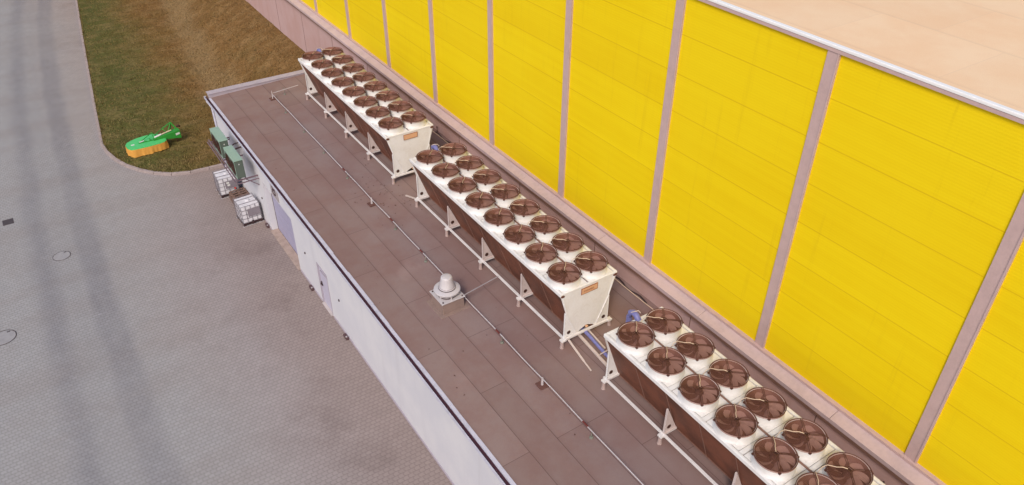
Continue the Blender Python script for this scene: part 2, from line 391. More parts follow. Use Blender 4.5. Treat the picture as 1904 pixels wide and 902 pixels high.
wp(MB().box(2.66,2.734,Y0,Y1,14.76,14.845), 'fascia', M['lilac_trim'])
wp(MB().box(2.645,2.78,Y0,Y1,14.848,14.925), 'roof_edge_cap', M['capwhite'], bevel=.015)
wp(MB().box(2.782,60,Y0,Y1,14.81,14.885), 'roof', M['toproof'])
wp(MB().box(3.2,60,Y1-.3,Y1,0,14.4).box(59.7,60,Y0,Y1-.3,0,14.4).box(3.2,59.7,Y0,Y0+.3,0,14.4), 'rear_wall', M['yellow'])

# ------------------------------------------------------------------ annex
AX = empty('annex_building', (-5.32,13.4,0), label='low white annex with brown flat roof, grey gate and dark gutter', cat='building')
def ap(mb, name, mat, parent=None, **k):
    o = mb.build(name, mat, **k); o.parent = parent or AX; o.matrix_parent_inverse = Matrix.Translation(-Vector(AX.location)); return o
WXX = -5.32; YA0, YA1 = -62., 13.42
rz = lambda x: 4.21 + .026*(x+5.44)
wallmb = MB().prism([[(YA0,-.05),(YA1,-.05),(YA1,4.13),(YA0,4.13)],[(2.2,-.02),(5.95,-.02),(5.95,2.76),(2.2,2.76)],[(-1.62,.0),(-.5,.0),(-.5,2.16),(-1.62,2.16)]],
     lambda u, v: (WXX,u,v), lambda u, v: (WXX+.62,u,v))
wallmb.box(-4.70,2.55,13.1,13.42,-.05,4.13); ap(wallmb, 'wall', M['wallw'])
ap(MB().prism([[(-5.42,4.13),(-5.42,4.212),(2.55,4.417),(2.55,4.13)]], lambda u, v: (u,YA0,v), lambda u, v: (u,13.20,v)), 'roof', M['roof'])
ap(MB().box(-5.42,2.55,13.16,13.5,4.15,4.40).box(-5.46,2.55,13.12,13.54,4.402,4.45), 'parapet_cap', M['lilac'], bevel=.01)
fl = MB(); y = YA0
while y < 13.1:
    d = random.uniform(.9,2.2); y1 = min(13.1, y+d); ww = random.uniform(0,.022)
    fl.box(-5.475,-5.375+ww,y,y1-.004,4.19,4.226+ww*.2); y = y1
ap(fl, 'roof_edge_flashing', M['flash'])
gt = MB().box(-5.572,-5.478,YA0,13.62,4.06,4.10).box(-5.49,-5.478,YA0,13.62,4.10,4.18)
ap(gt, 'gutter', M['maroon']); gl = MB().box(-5.597,-5.574,YA0,13.62,4.04,4.17).box(-5.597,-5.48,13.621,13.64,4.05,4.17)
ap(gl, 'gutter_lip', M['flash'])
bk = MB()
for k in range(54): bk.box(-5.572,-5.492,13.2-1.4*k,13.225-1.4*k,4.12,4.15)
ap(bk, 'gutter_brackets', M['maroon'])
ap(MB().tube([(-5.54,13.42,4.06),(-5.54,13.42,3.95),(-5.39,13.34,3.6),(-5.39,13.34,.05)], .05, 10), 'downpipe', M['flash'], smooth=True)
ap(MB().box(-5.345,-5.322,YA0,-1.75,0,.10).box(-5.345,-5.322,-.4,2.1,0,.10).box(-5.345,-5.322,6.05,13.42,0,.10), 'base_skirting', M['lilac'])
# gate in its deep recess
rec = MB().box(-5.317,-4.72,5.952,6.0,-.02,2.8).box(-5.317,-4.72,2.15,2.198,-.02,2.8).box(-5.317,-4.72,2.15,6.0,2.762,2.8)
ap(rec, 'gate_recess', M['jamb'])
gd_ = ap(MB().box(-5.03,-4.97,2.2,5.95,.03,2.76), 'gate', M['gate'])
sm = MB()
for k in range(1,6): sm.box(-5.034,-5.03,2.2,5.95,.03+k*.455,.038+k*.455)
s_ = sm.build('panel_seams', M['doorframe']); s_.parent = gd_
s_ = MB().box(-5.04,-5.02,5.9,5.95,.03,2.76).box(-5.04,-5.02,2.2,5.95,.0,.03).build('gate_seal', M['dark']); s_.parent = gd_
ap(MB().box(-5.42,-5.04,2.2,5.95,-.02,.035), 'gate_threshold', M['concrete'], bevel=.01)
# door
dr = ap(MB().box(-5.27,-5.22,-1.57,-.55,.04,2.11), 'door', M['door'])
s_ = MB().box(-5.30,-5.272,-.68,-.60,1.0,1.2).box(-5.34,-5.30,-.80,-.60,1.08,1.11).build('handle', M['dark']); s_.parent = dr
s_ = MB().bar((-5.30,-.75,1.86),(-5.30,-1.3,1.9),.03,.05).box(-5.32,-5.272,-1.5,-1.2,1.92,1.99).build('door_closer', M['doorframe']); s_.parent = dr
ap(MB().box(-5.335,-5.2,-.548,-.50,.0,2.16).box(-5.335,-5.2,-1.62,-1.572,.0,2.16).box(-5.335,-5.2,-1.572,-.548,2.112,2.16), 'door_frame', M['doorframe'])
ap(MB().box(-5.40,-5.23,-1.57,-.55,-.02,.03), 'door_step', M['jamb'], bevel=.008)
sp = MB()
for (yy, zz) in ((.9,1.75),(-2.75,1.65),(8.4,3.5),(11.4,3.5),(6.65,1.5),(9.2,3.6)): sp.box(-5.36,-5.322,yy-.03,yy+.03,zz-.04,zz+.04)
ap(sp, 'wall_socket', M['dark'])

def text_mesh(txt, size, mat, name, parent=None, depth=.004):
    cu = bpy.data.curves.new('t', 'FONT'); cu.body = txt; cu.size = size; cu.align_x = 'CENTER'; cu.align_y = 'CENTER'; cu.extrude = depth
    o = bpy.data.objects.new('t', cu); col.objects.link(o); dg = bpy.context.evaluated_depsgraph_get()
    me = bpy.data.meshes.new_from_object(o.evaluated_get(dg)); bpy.data.objects.remove(o); bpy.data.curves.remove(cu)
    me.materials.clear(); me.materials.append(mat); m = bpy.data.objects.new(name, me); col.objects.link(m)
    if parent: m.parent = parent
    return m
sg = empty('dock_sign', (-5.325,4.03,3.28), label='grey number sign with a dark 8 above the gate', cat='sign')
MB().box(-.03,0,-.46,.46,-.40,.42).build('sign_plate', M['signgrey'], sg, bevel=.004)
tx = text_mesh('8', .82, M['signink'], 'digit', sg, .005)
tx.rotation_euler = Matrix(((0,0,-1),(-1,0,0),(0,1,0))).to_euler(); tx.location = (-.036,0,0); tx.scale = (1.25,1,1)

# ground lamps along the foot of the wall
GL = None
for i, (y, lb) in enumerate(((6.42,'small dark ground lamp at the wall foot between white tank and gate'),(.61,'small dark ground lamp at the wall foot between gate and door'),(-3.16,'small dark ground lamp at the wall foot on the nearer side of the door'))):
    if i == 0:
        GL = empty('ground_lamp', (-5.42,y,0), label=lb, cat='lamp', group='ground lamps along the annex wall')
        MB().box(-.06,.06,-.17,.17,0,.13).build('housing', M['fixture'], GL, bevel=.02)
        MB().lathe([(.04,0),(.04,.02),(.025,.03),(0.001,.033)], 16, (-.01,-.09,.13)).build('lens', M['galv'], GL, smooth=True)
    else:
        o = copy_tree(GL); o.location = (-5.42,y,0); o['label'] = lb

# ------------------------------------------------------------------ dry coolers
P = 1.242; UL = 9.956; HW = 1.103
YB = [-.027 + 2.485*i for i in range(5)]
def make_fan(parent, side, k, proto):
    fx = (-.579 if side < 0 else .471); fy = .538 + P*k
    if proto:
        r_ = copy_tree(proto, parent); r_.location = (fx, fy, 2.2)
        for c_ in children(r_):
            if c_.name.startswith('blades'): c_.rotation_euler.z = random.uniform(-.45,.45)
        return r_
    c = MB().lathe([(.522,.0),(.522,.035),(.505,.06),(.497,.085),(.497,.26),(.503,.275),(.503,.30),(.485,.30)], 48)
    f = c.build('fan', M['white'], parent, smooth=True); f.location = (fx, fy, 2.2)
    d = MB().lathe([(.4845,.298),(.484,.03),(.2,.028),(.0015,.026)], 40); d.build('fan_shade_liner', M['well'], f)  # dark liner inside the white cowl paints the shade of the open plenum
    b = MB()
    for i in range(7):
        a0 = 2*math.pi*i/7; vs = []; ns, nr = 6, 7
        for q in range(nr+1):
            rr = .12 + (.465-.12)*q/nr; sweep = -.55*(q/nr)**1.6; half = .235 + .06*math.sin(q/nr*math.pi)
            for s in range(ns+1):
                t = s/ns*2-1; a = a0 + sweep + t*half*(.95 if q < nr else .85); tw = .055 - .02*q/nr
                vs.append((rr*math.cos(a), rr*math.sin(a), .17 + t*tw + .012*(1-t*t)))
        fs = []
        for q in range(nr):
            for s in range(ns): e = q*(ns+1)+s; fs.append((e,e+1,e+ns+2,e+ns+1))
        b.add(vs, fs)
    b.build('blades', M['blade'], f, smooth=True, fix=False)
    MB().lathe([(.10,.08),(.105,.22),(.09,.25),(.002,.26)], 24, cap0=True).box(-.045,.045,-.045,.045,.255,.33).build('motor_hub', M['hub'], f, smooth=True)
    gm = MB(); zt = .345
    rad = [.09 + .0265*i for i in range(16)]
    for rr in rad:
        zz = zt - .02*(rr/.5)**2; gm.tube([(rr*math.cos(2*math.pi*j/44), rr*math.sin(2*math.pi*j/44), zz) for j in range(44)], .0047, 3, True)
    for zz, w_ in ((zt-.036,.004),(zt-.05,.005),(zt-.075,.006)): gm.tube([(.508*math.cos(2*math.pi*j/48), .508*math.sin(2*math.pi*j/48), zz) for j in range(48)], w_, 4, True)
    rings = gm; rings.build('wire_guard', M['guard'], f, fix=False); gm = MB()
    for s in range(4):
        a = math.pi/4 + s*math.pi/2 + .12; ca, sa = math.cos(a), math.sin(a)
        for o in (-.019,.019):
            pts = [(.09*ca-o*sa, .09*sa+o*ca, zt+.004),(.22*ca-o*sa, .22*sa+o*ca, zt+.006),(.30*ca-o*sa, .30*sa+o*ca, zt-.001),(.505*ca-o*sa, .505*sa+o*ca, zt-.012),(.515*ca-o*sa, .515*sa+o*ca, zt-.08)]
            gm.tube(pts, .0085, 4)
        gm.box(.515*ca-.03,.515*ca+.03,.515*sa-.03,.515*sa+.03,zt-.09,zt-.055)
    q = .062
    for a, b_ in (((-q,-q),(q,-q)),((q,-q),(q,q)),((q,q),(-q,q)),((-q,q),(-q,-q))): gm.bar((*a,zt+.012),(*b_,zt+.012),.018,.018)
    gm.tube([(.509*math.cos(2*math.pi*j/48), .509*math.sin(2*math.pi*j/48), zt-.022) for j in range(48)], .011, 5, True); gm.build('guard_spokes', M['spoke'], f, fix=False)
    sx = 1 if side < 0 else -1
    pts = [(.03*sx,.03,zt+.02),(.1*sx,.12,zt+.035),(.2*sx,.2,zt+.022),(.32*sx,.36,zt+.014),(.40*sx,.42,zt-.06),(.48*sx,.45,.06)]
    MB().tube(pts, .0095, 6).build('power_cable', M['cream'], f, smooth=True)
    return f
def end_panel(parent, y, s):
    """s=-1 near end (faces -Y), +1 far end"""
    out = [(-1.103,2.185),(-1.07,2.06),(-.86,1.37),(-.86,.352),(-.30,.352),(-.24,.40),(-.02,.50),(.03,.50),(.26,.40),(.32,.352),(.86,.352),(.86,1.37),(1.07,2.06),(1.103,2.185)]
    holes = [circ(-.70,.51,.068), circ(.70,.51,.068)]
    m = MB().prism([out]+holes, lambda u, v: (u,y,v), lambda u, v: (u,y-s*.025,v))
    ya, yb = (y+s*.014, y-s*.002)
    for sg_ in (-1,1):   # folded ribs along the V and flanges on the upright edges
        m.bar((sg_*.85,y+s*.006,1.36),(sg_*.40,y+s*.006,.37),.03,.035,(0,1,0))
        m.bar((sg_*1.0,y+s*.006,2.1),(sg_*.83,y+s*.006,1.36),.022,.03,(0,1,0))
        m.box(min(sg_*.86,sg_*.873),max(sg_*.86,sg_*.873),min(y-s*.06,y+s*.01),max(y-s*.06,y+s*.01),.352,1.34)
    e = m.build('end_panel', M['white'], parent)
    for sg_ in (-1,1): MB().prism([circ(sg_*.70,.51,.072,18)], lambda u, v: (u,y+s*.004,v), lambda u, v: (u,y-s*.029,v)).build('hole_shade_disc', M['hub'], e)  # dark discs standing in for the shade inside the open holes
    h = MB()
    for sg_ in (-1,1):
        h.box(sg_*1.03-.045,sg_*1.03+.045,min(y,y+s*.010),max(y,y+s*.010),2.03,2.09) if False else h.lathe([(.048,0),(.048,.012),(.0,.012)],14) if False else h.prism([circ(0,0,1,14)], lambda a, b, sg_=sg_: (sg_*1.025+a*.075,y-s*.002,2.115+b*.048+sg_*a*.012), lambda a, b, sg_=sg_: (sg_*1.025+a*.075,y+s*.022,2.115+b*.048+sg_*a*.012))
    h.build('lifting_slot', M['well'], e)
    h = MB().lathe([(.05,0),(.05,.03)],12,(0,0,0),True,True); ho = h.build('drain_stub', M['peach'], e); ho.location = (0,y+s*.02,.44)
    return e
def make_unit():
    u = empty('dry_cooler', (0,0,0))
    m = MB()
    for sx in (-1,1): m.box(sx*.875-.032,sx*.875+.032,-.1,10.04,.275,.35)
    for yb in YB: m.box(-.94,.94,yb-.035,yb+.035,.262,.340)
    for yb in YB:
        for sx in (-1,1): m.box(sx*.96-.06,sx*.96+.06,yb-.075,yb+.075,.27,.335)
    m.build('base_frame', M['white_rail'], u, bevel=.006)
    for yb in YB:
        for sx in (-1,1):
            mb = MB().lathe([(.075,0),(.066,.02),(.058,.24),(.06,.268)], 14, (sx*.965,yb,-.006+.0*sx), True, True); mb.build('foot', M['footgrey'], u, smooth=True)
    for yb in YB[1:4]:
        for sx in (-1,1):
            mb = MB().prism([[(sx*.86,.352),(sx*.86,1.34),(sx*.415,.352)], circ(sx*.70,.53,.068)], lambda a, b, yb=yb: (a,yb-.012,b), lambda a, b, yb=yb: (a,yb+.012,b))
            mb.box(min(sx*.855,sx*.875),max(sx*.855,sx*.875),yb-.035,yb+.035,.352,1.30); mb.box(min(sx*.85,sx*.40),max(sx*.85,sx*.40),yb-.05,yb+.05,.344,.362)
            sd_ = mb.build('stand', M['plate_white'], u); MB().prism([circ(sx*.70,.53,.072,18)], lambda a, b, yb=yb: (a,yb-.016,b), lambda a, b, yb=yb: (a,yb+.016,b)).build('hole_shade_disc', M['hub'], sd_)  # dark disc over the stand's hole paints its shaded inside
    for sx in (-1,1):
        for k in range(8):
            y0, y1 = .03+k*P, .03+(k+1)*P - .006
            A, B, T = Vector((sx*1.055,0,2.13)), Vector((sx*.385,0,.27)), Vector((-sx*.12,0,-.04))
            mb = MB().add([(*(q.x,yy,q.z),) for yy in (y0+.012,y1-.012) for q in (A,B,B+T,A+T)], [(0,1,2,3),(7,6,5,4),(0,4,5,1),(1,5,6,2),(2,6,7,3),(3,7,4,0)])
            c_ = mb.build('coil_panel', M['coil'], u)
            nrm = Vector((sx*.94,0,-.34))*.006
            MB().bar((A.x+nrm.x,y1,A.z+nrm.z),(B.x+nrm.x,y1,B.z+nrm.z),.016,.016,(1,0,0)).bar((B.x+nrm.x,y0,B.z),(B.x+nrm.x,y1,B.z),.025,.03).build('coil_edge', M['conduit'], c_)
    MB().box(-1.09,1.09,.0,UL,2.12,2.165).build('inner_tray', M['seal'], u)
    tr = MB()
    for sx in (-1,1): tr.box(sx*1.06-.045,sx*1.06+.045,-.02,UL+.02,2.09,2.222)
    tr.box(-1.012,1.012,-.02,.055,2.14,2.216); tr.box(-1.012,1.012,UL-.055,UL+.02,2.14,2.216)
    tr.build('top_frame', M['white'], u, bevel=.018)
    for k in range(1,8):
        for a, b in ((-1.005,-.01),(.01,1.005)): MB().box(a,b,-.083+k*P-.06,-.083+k*P+.06,2.16,2.207).build('cover_strip', M['white'], u)
    fan = None
    for k in range(8):
        for side in (-1,1):
            x0, x1 = (-.985,-.03) if side < 0 else (.03,.985)
            y0, y1 = k*P-.083+.08, (k+1)*P-.083-.08
            if k == 0: y0 = .06
            if k == 7: y1 = UL-.06
            MB().box(x0,x1,y0,y1,2.15,2.200).box(x0+.05,x0+.08,y0+.12,y0+.15,2.19,2.222).box(x1-.08,x1-.05,y1-.15,y1-.12,2.19,2.222).build('deck_panel', M['white'], u, bevel=.006)
    fa = make_fan(u, -1, 0, None); fb = make_fan(u, 1, 0, None)
    for k in range(1,8): make_fan(u, -1, k, fa); make_fan(u, 1, k, fb)
    MB().tube([(-.054,.4,2.235),(-.054,UL-.1,2.235)], .026, 8).build('conduit', M['conduit'], u, smooth=True)
    end_panel(u, -.004, -1); end_panel(u, UL+.004, 1)
    e = MB().tube([(.08,UL+.28,.3),(.08,UL+.28,2.14),(.08,UL+.24,2.30),(.08,UL+.12,2.38),(.08,UL-.0,2.36),(.08,UL-.12,2.24)], .09, 14)
    e.build('coolant_pipe', M['blue'], u, smooth=True)
    MB().tube([(-.03,UL+.12,2.44),(-.0,UL+.05,2.5),(.16,UL+.02,2.49),(.22,UL-.02,2.4)], .014, 6).build('pipe_strap', M['trayw'], u)
    return u
U2 = make_unit(); U2.location = (-.334,-12.001,4.33)
U1 = copy_tree(U2); U1.location = (-.334,.077,4.33); U3 = copy_tree(U2); U3.location = (-.334,-24.047,4.33)
for u, lb in ((U1,'white dry cooler farthest along the roof, by the grass bank'),(U2,'white dry cooler in the middle of the row, behind the round roof vent'),(U3,'white dry cooler nearest the camera, its near end cut off by the frame')):
    tag(u, lb, 'dry cooler', 'dry coolers in a row on the annex roof')
    ep = [c for c in children(u) if c.name.startswith('end_panel')]; ep.sort(key=lambda o: min(v.co.y for v in o.data.vertices)); ep = ep[0]
    pl = MB().box(-.30,.31,-.034,-.016,1.89,2.09); p = pl.build('nameplate', M['peach'], ep)
    b = MB().box(-.315,.325,-.04,-.017,2.09,2.105).box(-.315,.325,-.04,-.017,1.875,1.89).box(-.315,-.30,-.04,-.017,1.89,2.09).box(.31,.325,-.04,-.017,1.89,2.09)
    b.build('plate_border', M['brownline'], ep)
    if u != U1:
        tx = text_mesh('inoven', .15, M['brownline'], 'plate_lettering', ep, .002); tx.rotation_euler = (R(90),0,0); tx.location = (-.02,-.037,1.985)

# pipes and ducts lying on the roof between the coolers
pr_ = empty('pipe_run', (-.45,-13.2,4.37), label='blue wrapped pipe beside a pale tray, running between middle and nearest cooler', cat='pipe')
MB().tube([(.1,1.6,.2),(.06,.9,.2),(-.02,.0,.18),(-.08,-1.2,.18)], .06, 12).build('wrapped_pipe', M['blue'], pr_, smooth=True)
MB().bar((-.10,1.6,.12),(-.28,-.6,.12),.09,.07).bar((.26,1.5,.16),(.16,.25,.12),.06,.06).build('tray', M['trayw'], pr_, bevel=.01)
MB().tube([(-.24,.02,.05),(-.24,.02,.27),(.1,.02,.29),(.1,.02,.05)], .018, 6).build('clip', M['trayw'], pr_)
tag(MB().bar((-1.10,-12.1,4.62),(-1.16,-13.0,4.44),.06,.05).bar((-1.16,-13.0,4.44),(-1.19,-13.4,4.385),.045,.04).build('cable_duct', M['trayw'], bevel=.005), 'pale slanting cable duct at the near corner of the middle cooler', 'duct')
tag(MB().bar((-1.21,.06-2.08,4.60),(-1.35,-1.2,4.40),.06,.05).build('cable_duct', M['trayw'], bevel=.005), 'short pale cable duct at the far corner of the middle cooler', 'duct')

# lightning conductor along the roof
LC = empty('lightning_conductor', (-2.75,-13,4.28), label='long pale conductor rod on little posts along the middle of the brown roof', cat='conductor')
def lp(mb, name, mat, parent=None, **k):
    o = mb.build(name, mat, **k)
    if parent: o.parent = parent; o.matrix_parent_inverse = Matrix.Translation(-Vector(LC.location)) if parent == LC else Matrix.Identity(4)
    else: o.parent = LC; o.matrix_parent_inverse = Matrix.Translation(-Vector(LC.location))
    return o
lx = -2.745; pts = []
y = -34.
while y <= 11.0: pts.append((lx+.006*math.sin(y*1.7), y, 4.565+.006*math.sin(y*2.3+1))); y += .5
lp(MB().tube(pts+[(lx,11.1,4.56),(lx+.08,11.2,4.56),(-1.25,11.35,4.60)], .017, 6), 'rod', M['alu'])
sy = [9.2,6.7,4.25,1.6,-3.05,-5.55,-8.15,-10.75,-15.4,-18,-20.6,-23.2]
for y in sy:
    lp(MB().tube([(lx,y,4.3),(lx,y,4.56)], .012, 6).lathe([(.065,0),(.06,.03),(.025,.045)], 14, (lx,y,4.282), False, True), 'support_post', M['green_foot'])
for y in (11.1,-.9,-13.0):
    lp(MB().box(lx-.16,lx+.16,y-.16,y+.16,4.284,4.33), 'ballast_block', M['ballast'], bevel=.015)
    lp(MB().tube([(lx,y,4.33),(lx,y,4.60 if y < 11 else 4.74)], [.03,.012] if y > 11 else [.045,.03], 10), 'post', M['alu'], smooth=True)
lp(MB().tube([(-2.05,11.27,4.3),(-2.05,11.27,4.72)], .012, 6).lathe([(.065,0),(.06,.03),(.025,.045)], 14, (-2.05,11.27,4.30), False, True), 'support_post', M['green_foot'])
for y in (1.9,-2.75,-5.25,-10.5,-15.1,-20.3): lp(MB().tube([(lx,y-.12,4.568),(lx,y+.12,4.568)], .03, 8), 'clamp', M['clamp'])
tag(MB().bar((-2.80,-8.5,4.76),(-1.26,-8.2,4.70),.035,.012).build('earthing_strap', M['galv']), 'flat grey earthing strap from the roof vent to the middle cooler', 'strap')
C2 = MB().tube([(2.28+.01*math.sin(k),13-k*.8,4.475+.008*math.sin(k*2.)) for k in range(60)], .016, 6)
tag(C2.build('wall_conductor', M['cream']), 'thin pale conductor rod along the foot of the mauve wall', 'conductor')
for y0, lb in ((3.0,'black cable at the wall foot behind the far cooler'),(-9.1,'black cable at the wall foot behind the middle cooler'),(-21,'black cable at the wall foot behind the nearest cooler')):
    cb = MB().tube([(2.45,y0+.02,4.72),(2.45,y0,4.46)]+[(2.36+.05*math.sin(k*1.3),y0-k*.22,4.45+.02*math.cos(k)) for k in range(14)], .03, 6)
    tag(cb.build('black_cable', M['dark']), lb, 'cable', 'black cables along the wall foot')

# roof vent
V = empty('roof_vent', (-3.25,-8.10,4.265), label='round grey roof extractor fan on a square brown upstand', cat='roof vent')
MB().prism([[(-.56,-.56),(.56,-.56),(.56,.56),(-.56,.56)]], lambda a, b: (a,b,-.02+.026*a), lambda a, b: (a*.99,b*.99,.02+.026*a)).prism([[(-.40,-.40),(.40,-.40),(.40,.40),(-.40,.40)]], lambda a, b: (a*1.05,b*1.05,.0), lambda a, b: (a,b,.44)).build('upstand', M['curb'], V, bevel=.01)
MB().box(-.45,.45,-.45,.45,.445,.475).build('base_plate', M['ventalu'], V, bevel=.006)
bo = MB()
for a in (-.37,.37):
    for b in (-.37,.37): bo.lathe([(.03,0),(.03,.02)], 8, (a,b,.475), False, True)
bo.build('bolts', M['dark'], V)
MB().lathe([(.33,.475),(.33,.66)], 32).build('fan_housing', M['dark'], V)
cg = MB()
for k in range(6):
    a = k*math.pi/3+.4; cg.bar((.36*math.cos(a),.36*math.sin(a),.476),(.36*math.cos(a),.36*math.sin(a),.67),.05,.03)
cg.tube([(.37*math.cos(2*math.pi*j/32), .37*math.sin(2*math.pi*j/32), .58) for j in range(32)], .012, 5, True); cg.tube([(.38*math.cos(2*math.pi*j/32), .38*math.sin(2*math.pi*j/32), .63) for j in range(32)], .012, 5, True)
cg.build('guard', M['ventalu'], V)
MB().lathe([(.30,.675),(.445,.675),(.456,.69),(.45,.715),(.37,.745),(.26,.755),(.002,.76)], 40).build('skirt_disc', M['ventalu'], V, smooth=True)
MB().lathe([(.285,.765),(.285,.79),(.262,.80),(.255,.81),(.20,1.15),(.19,1.195),(.16,1.222),(.08,1.228),(.002,1.23)], 40).build('motor_cap', M['ventalu'], V, smooth=True)
MB().tube([(.288*math.cos(2*math.pi*j/36), .288*math.sin(2*math.pi*j/36), .768) for j in range(36)], .012, 5, True).build('cap_seal', M['dark'], V)
MB().tube([(.258*math.cos(2*math.pi*j/36), .258*math.sin(2*math.pi*j/36), .812) for j in range(36)], .006, 5, True).build('cap_seam', M['rack'], V)

# ------------------------------------------------------------------ condensers on their wall rack
RK = empty('wall_rack', (-5.32,8.8,2.83), label='mauve steel bracket rack fixed to the white wall under the green condensers', cat='rack')
rk = MB()
for y in (-2.27,.05,2.25): rk.bar((0,y,.0),(-1.0,y,.0),.05,.06)
for y in (-2.33,2.31): rk.bar((0,y-.06,-.1),(-1.0,y-.06,-.1),.035,.045)
rk.build('arms', M['rack'], RK); MB().bar((-.98,-2.35,.045),(-.98,2.45,.045),.06,.05).bar((-1.06,-2.35,-.05),(-1.06,2.45,-.05),.04,.05).bar((-.58,-2.35,.045),(-.58,2.35,.045),.05,.04).build('rails', M['rack'], RK)
br = MB()
for y in (-2.2,2.2): br.bar((-.02,y,-.55),(-.6,y,-.03),.035,.035)
br.build('brace', M['rack'], RK)
def make_ac():
    a = empty('condenser', (0,0,0))
    MB().box(-.19,.2,-.79,.79,.03,.95).build('cabinet', M['acside'], a, bevel=.01)
    MB().box(-.215,.215,-.82,.82,.952,.985).build('lid', M['acgreen'], a, bevel=.008)
    MB().box(-.205,-.192,-.80,.80,.03,.09).box(-.205,-.192,-.80,.80,.87,.95).box(-.205,-.192,-.80,-.76,.09,.87).box(-.205,-.192,.76,.80,.09,.87).build('front_frame', M['acgreen'], a)
    for y in (-.39,.39):
        g_ = MB()
        for rr in (.06,.13,.2,.27,.34): g_.tube([(-.225,y+rr*math.cos(2*math.pi*j/28),.48+rr*math.sin(2*math.pi*j/28)) for j in range(28)], .007, 4, True)
        for s in range(6): g_.bar((-.228,y,.48),(-.228,y+.34*math.cos(s*math.pi/3),.48+.34*math.sin(s*math.pi/3)),.008,.008)
        gr = g_.build('fan_grille', M['hub'], a)
        f_ = MB()
        for s in range(5):
            t0 = s*2*math.pi/5; f_.add([(-.20,y+.05*math.cos(t0),.48+.05*math.sin(t0)),(-.195,y+.31*math.cos(t0-.25),.48+.31*math.sin(t0-.25)),(-.215,y+.31*math.cos(t0+.5),.48+.31*math.sin(t0+.5)),(-.21,y+.05*math.cos(t0+.9),.48+.05*math.sin(t0+.9))],[(0,1,2,3)])
        f_.build('fan_blades', M['well'], gr, fix=False)
        o = MB().add([(-.194,y+.35*math.cos(2*math.pi*j/28),.48+.35*math.sin(2*math.pi*j/28)) for j in range(28)], [tuple(range(28))]).build('fan_opening', M['hub'], gr, fix=False)
    MB().box(-.16,.17,-.80,-.792,.08,.9).build('service_panel', M['acside'], a)
    MB().box(-.02,.02,-.81,-.801,.74,.79).build('badge', M['sticker'], a)
    MB().box(-.12,-.06,-.7,.7,0,.03).box(.06,.12,-.7,.7,0,.03).build('skids', M['rack'], a)
    return a
A2 = make_ac(); A2.location = (-6.07,7.28,2.90); A1 = copy_tree(A2); A1.location = (-6.07,9.58,2.90)
tag(A2, 'sage green twin fan condenser at the near end of the rack, above a white tank', 'condenser', 'green condensers on the wall rack')
tag(A1, 'sage green twin fan condenser at the far end of the rack, by the grass', 'condenser', 'green condensers on the wall rack')
tag(MB().tube([(-5.87,8.75,3.45),(-5.6,8.9,3.5),(-5.3,8.95,3.5)], .03, 8).tube([(-5.87,8.6,3.30),(-5.6,8.7,3.33),(-5.3,8.75,3.33)], .04, 8).build('refrigerant_pipe', M['dark'], smooth=True), 'pair of dark refrigerant pipes entering the white wall behind the condensers', 'pipe')

# ------------------------------------------------------------------ tanks and pallets in front of the annex
def make_ibc():
    t = empty('liquid_tank', (0,0,0)); W, D = .48, .51
    MB().box(-W+.02,W-.02,-D+.02,D-.02,.17,1.10).build('tank', M['ibc'], t, bevel=.05)
    c = MB(); r_ = .012
    for z in (.20,.43,.66,.89,1.12): c.tube([(-W,-D,z),(W,-D,z),(W,D,z),(-W,D,z)], r_, 6, True)
    n = 4
    for i in range(n+1):
        x = -W+2*W*i/n; y = -D+2*D*i/n
        for s in (-1,1): c.tube([(x,s*D,.16),(x,s*D,1.13)], r_, 6); c.tube([(s*W,y,.16),(s*W,y,1.13)], r_, 6)
    for y in (-.22,.2): c.tube([(-W,y,1.13),(W,y,1.13)], .015, 6)
    c.build('cage', M['cage'], t)
    pl = MB().box(-W,W,-D,D,.10,.155)
    for x in (-.42,0,.42):
        for y in (-.44,0,.44): pl.box(x-.06,x+.06,y-.06,y+.06,.02,.10)
    pl.build('pallet', M['dark'], t); MB().box(-.52,.52,-.54,-.44,0,.03).box(-.52,.52,.44,.54,0,.03).box(-.52,.52,-.05,.05,0,.03).build('pallet_runners', M['galv'], t)
    MB().box(-.17,.42,-D-.022,-D-.014,.50,.93).build('label_plate', M['labelgrey'], t)
    MB().lathe([(.11,1.10),(.11,1.135),(.09,1.145),(.002,1.147)], 20, (.05,.02,0)).build('lid', M['ibc'], t, smooth=True)
    MB().tube([(.0,-D+.02,.23),(0,-D-.05,.23),(0,-D-.06,.17)], .04, 8).build('valve', M['dark'], t)
    return t
T2 = make_ibc(); T2.location = (-5.93,7.50,0); T2.rotation_euler.z = R(2)
T1 = copy_tree(T2); T1.location = (-6.05,10.68,0); T1.rotation_euler.z = R(-1.5)
tag(T2, 'white caged liquid tank nearer the gate, with a plain grey label plate', 'liquid tank', 'caged liquid tanks by the annex wall')
tag(T1, 'white caged liquid tank under the condenser rack, two white stickers on its plate', 'liquid tank', 'caged liquid tanks by the annex wall')
lpz = [c for c in children(T1) if c.name.startswith('label_plate')][0]
MB().box(-.10,.04,-.538,-.533,.78,.88).box(-.07,.07,-.538,-.533,.64,.74).build('sticker', M['sticker'], lpz)
MB().lathe([(.05,0),(.05,.05),(.03,.07)], 12, (.28,-.56,.42), True, True).build('red_tap', M['red'], T1)
PL = None
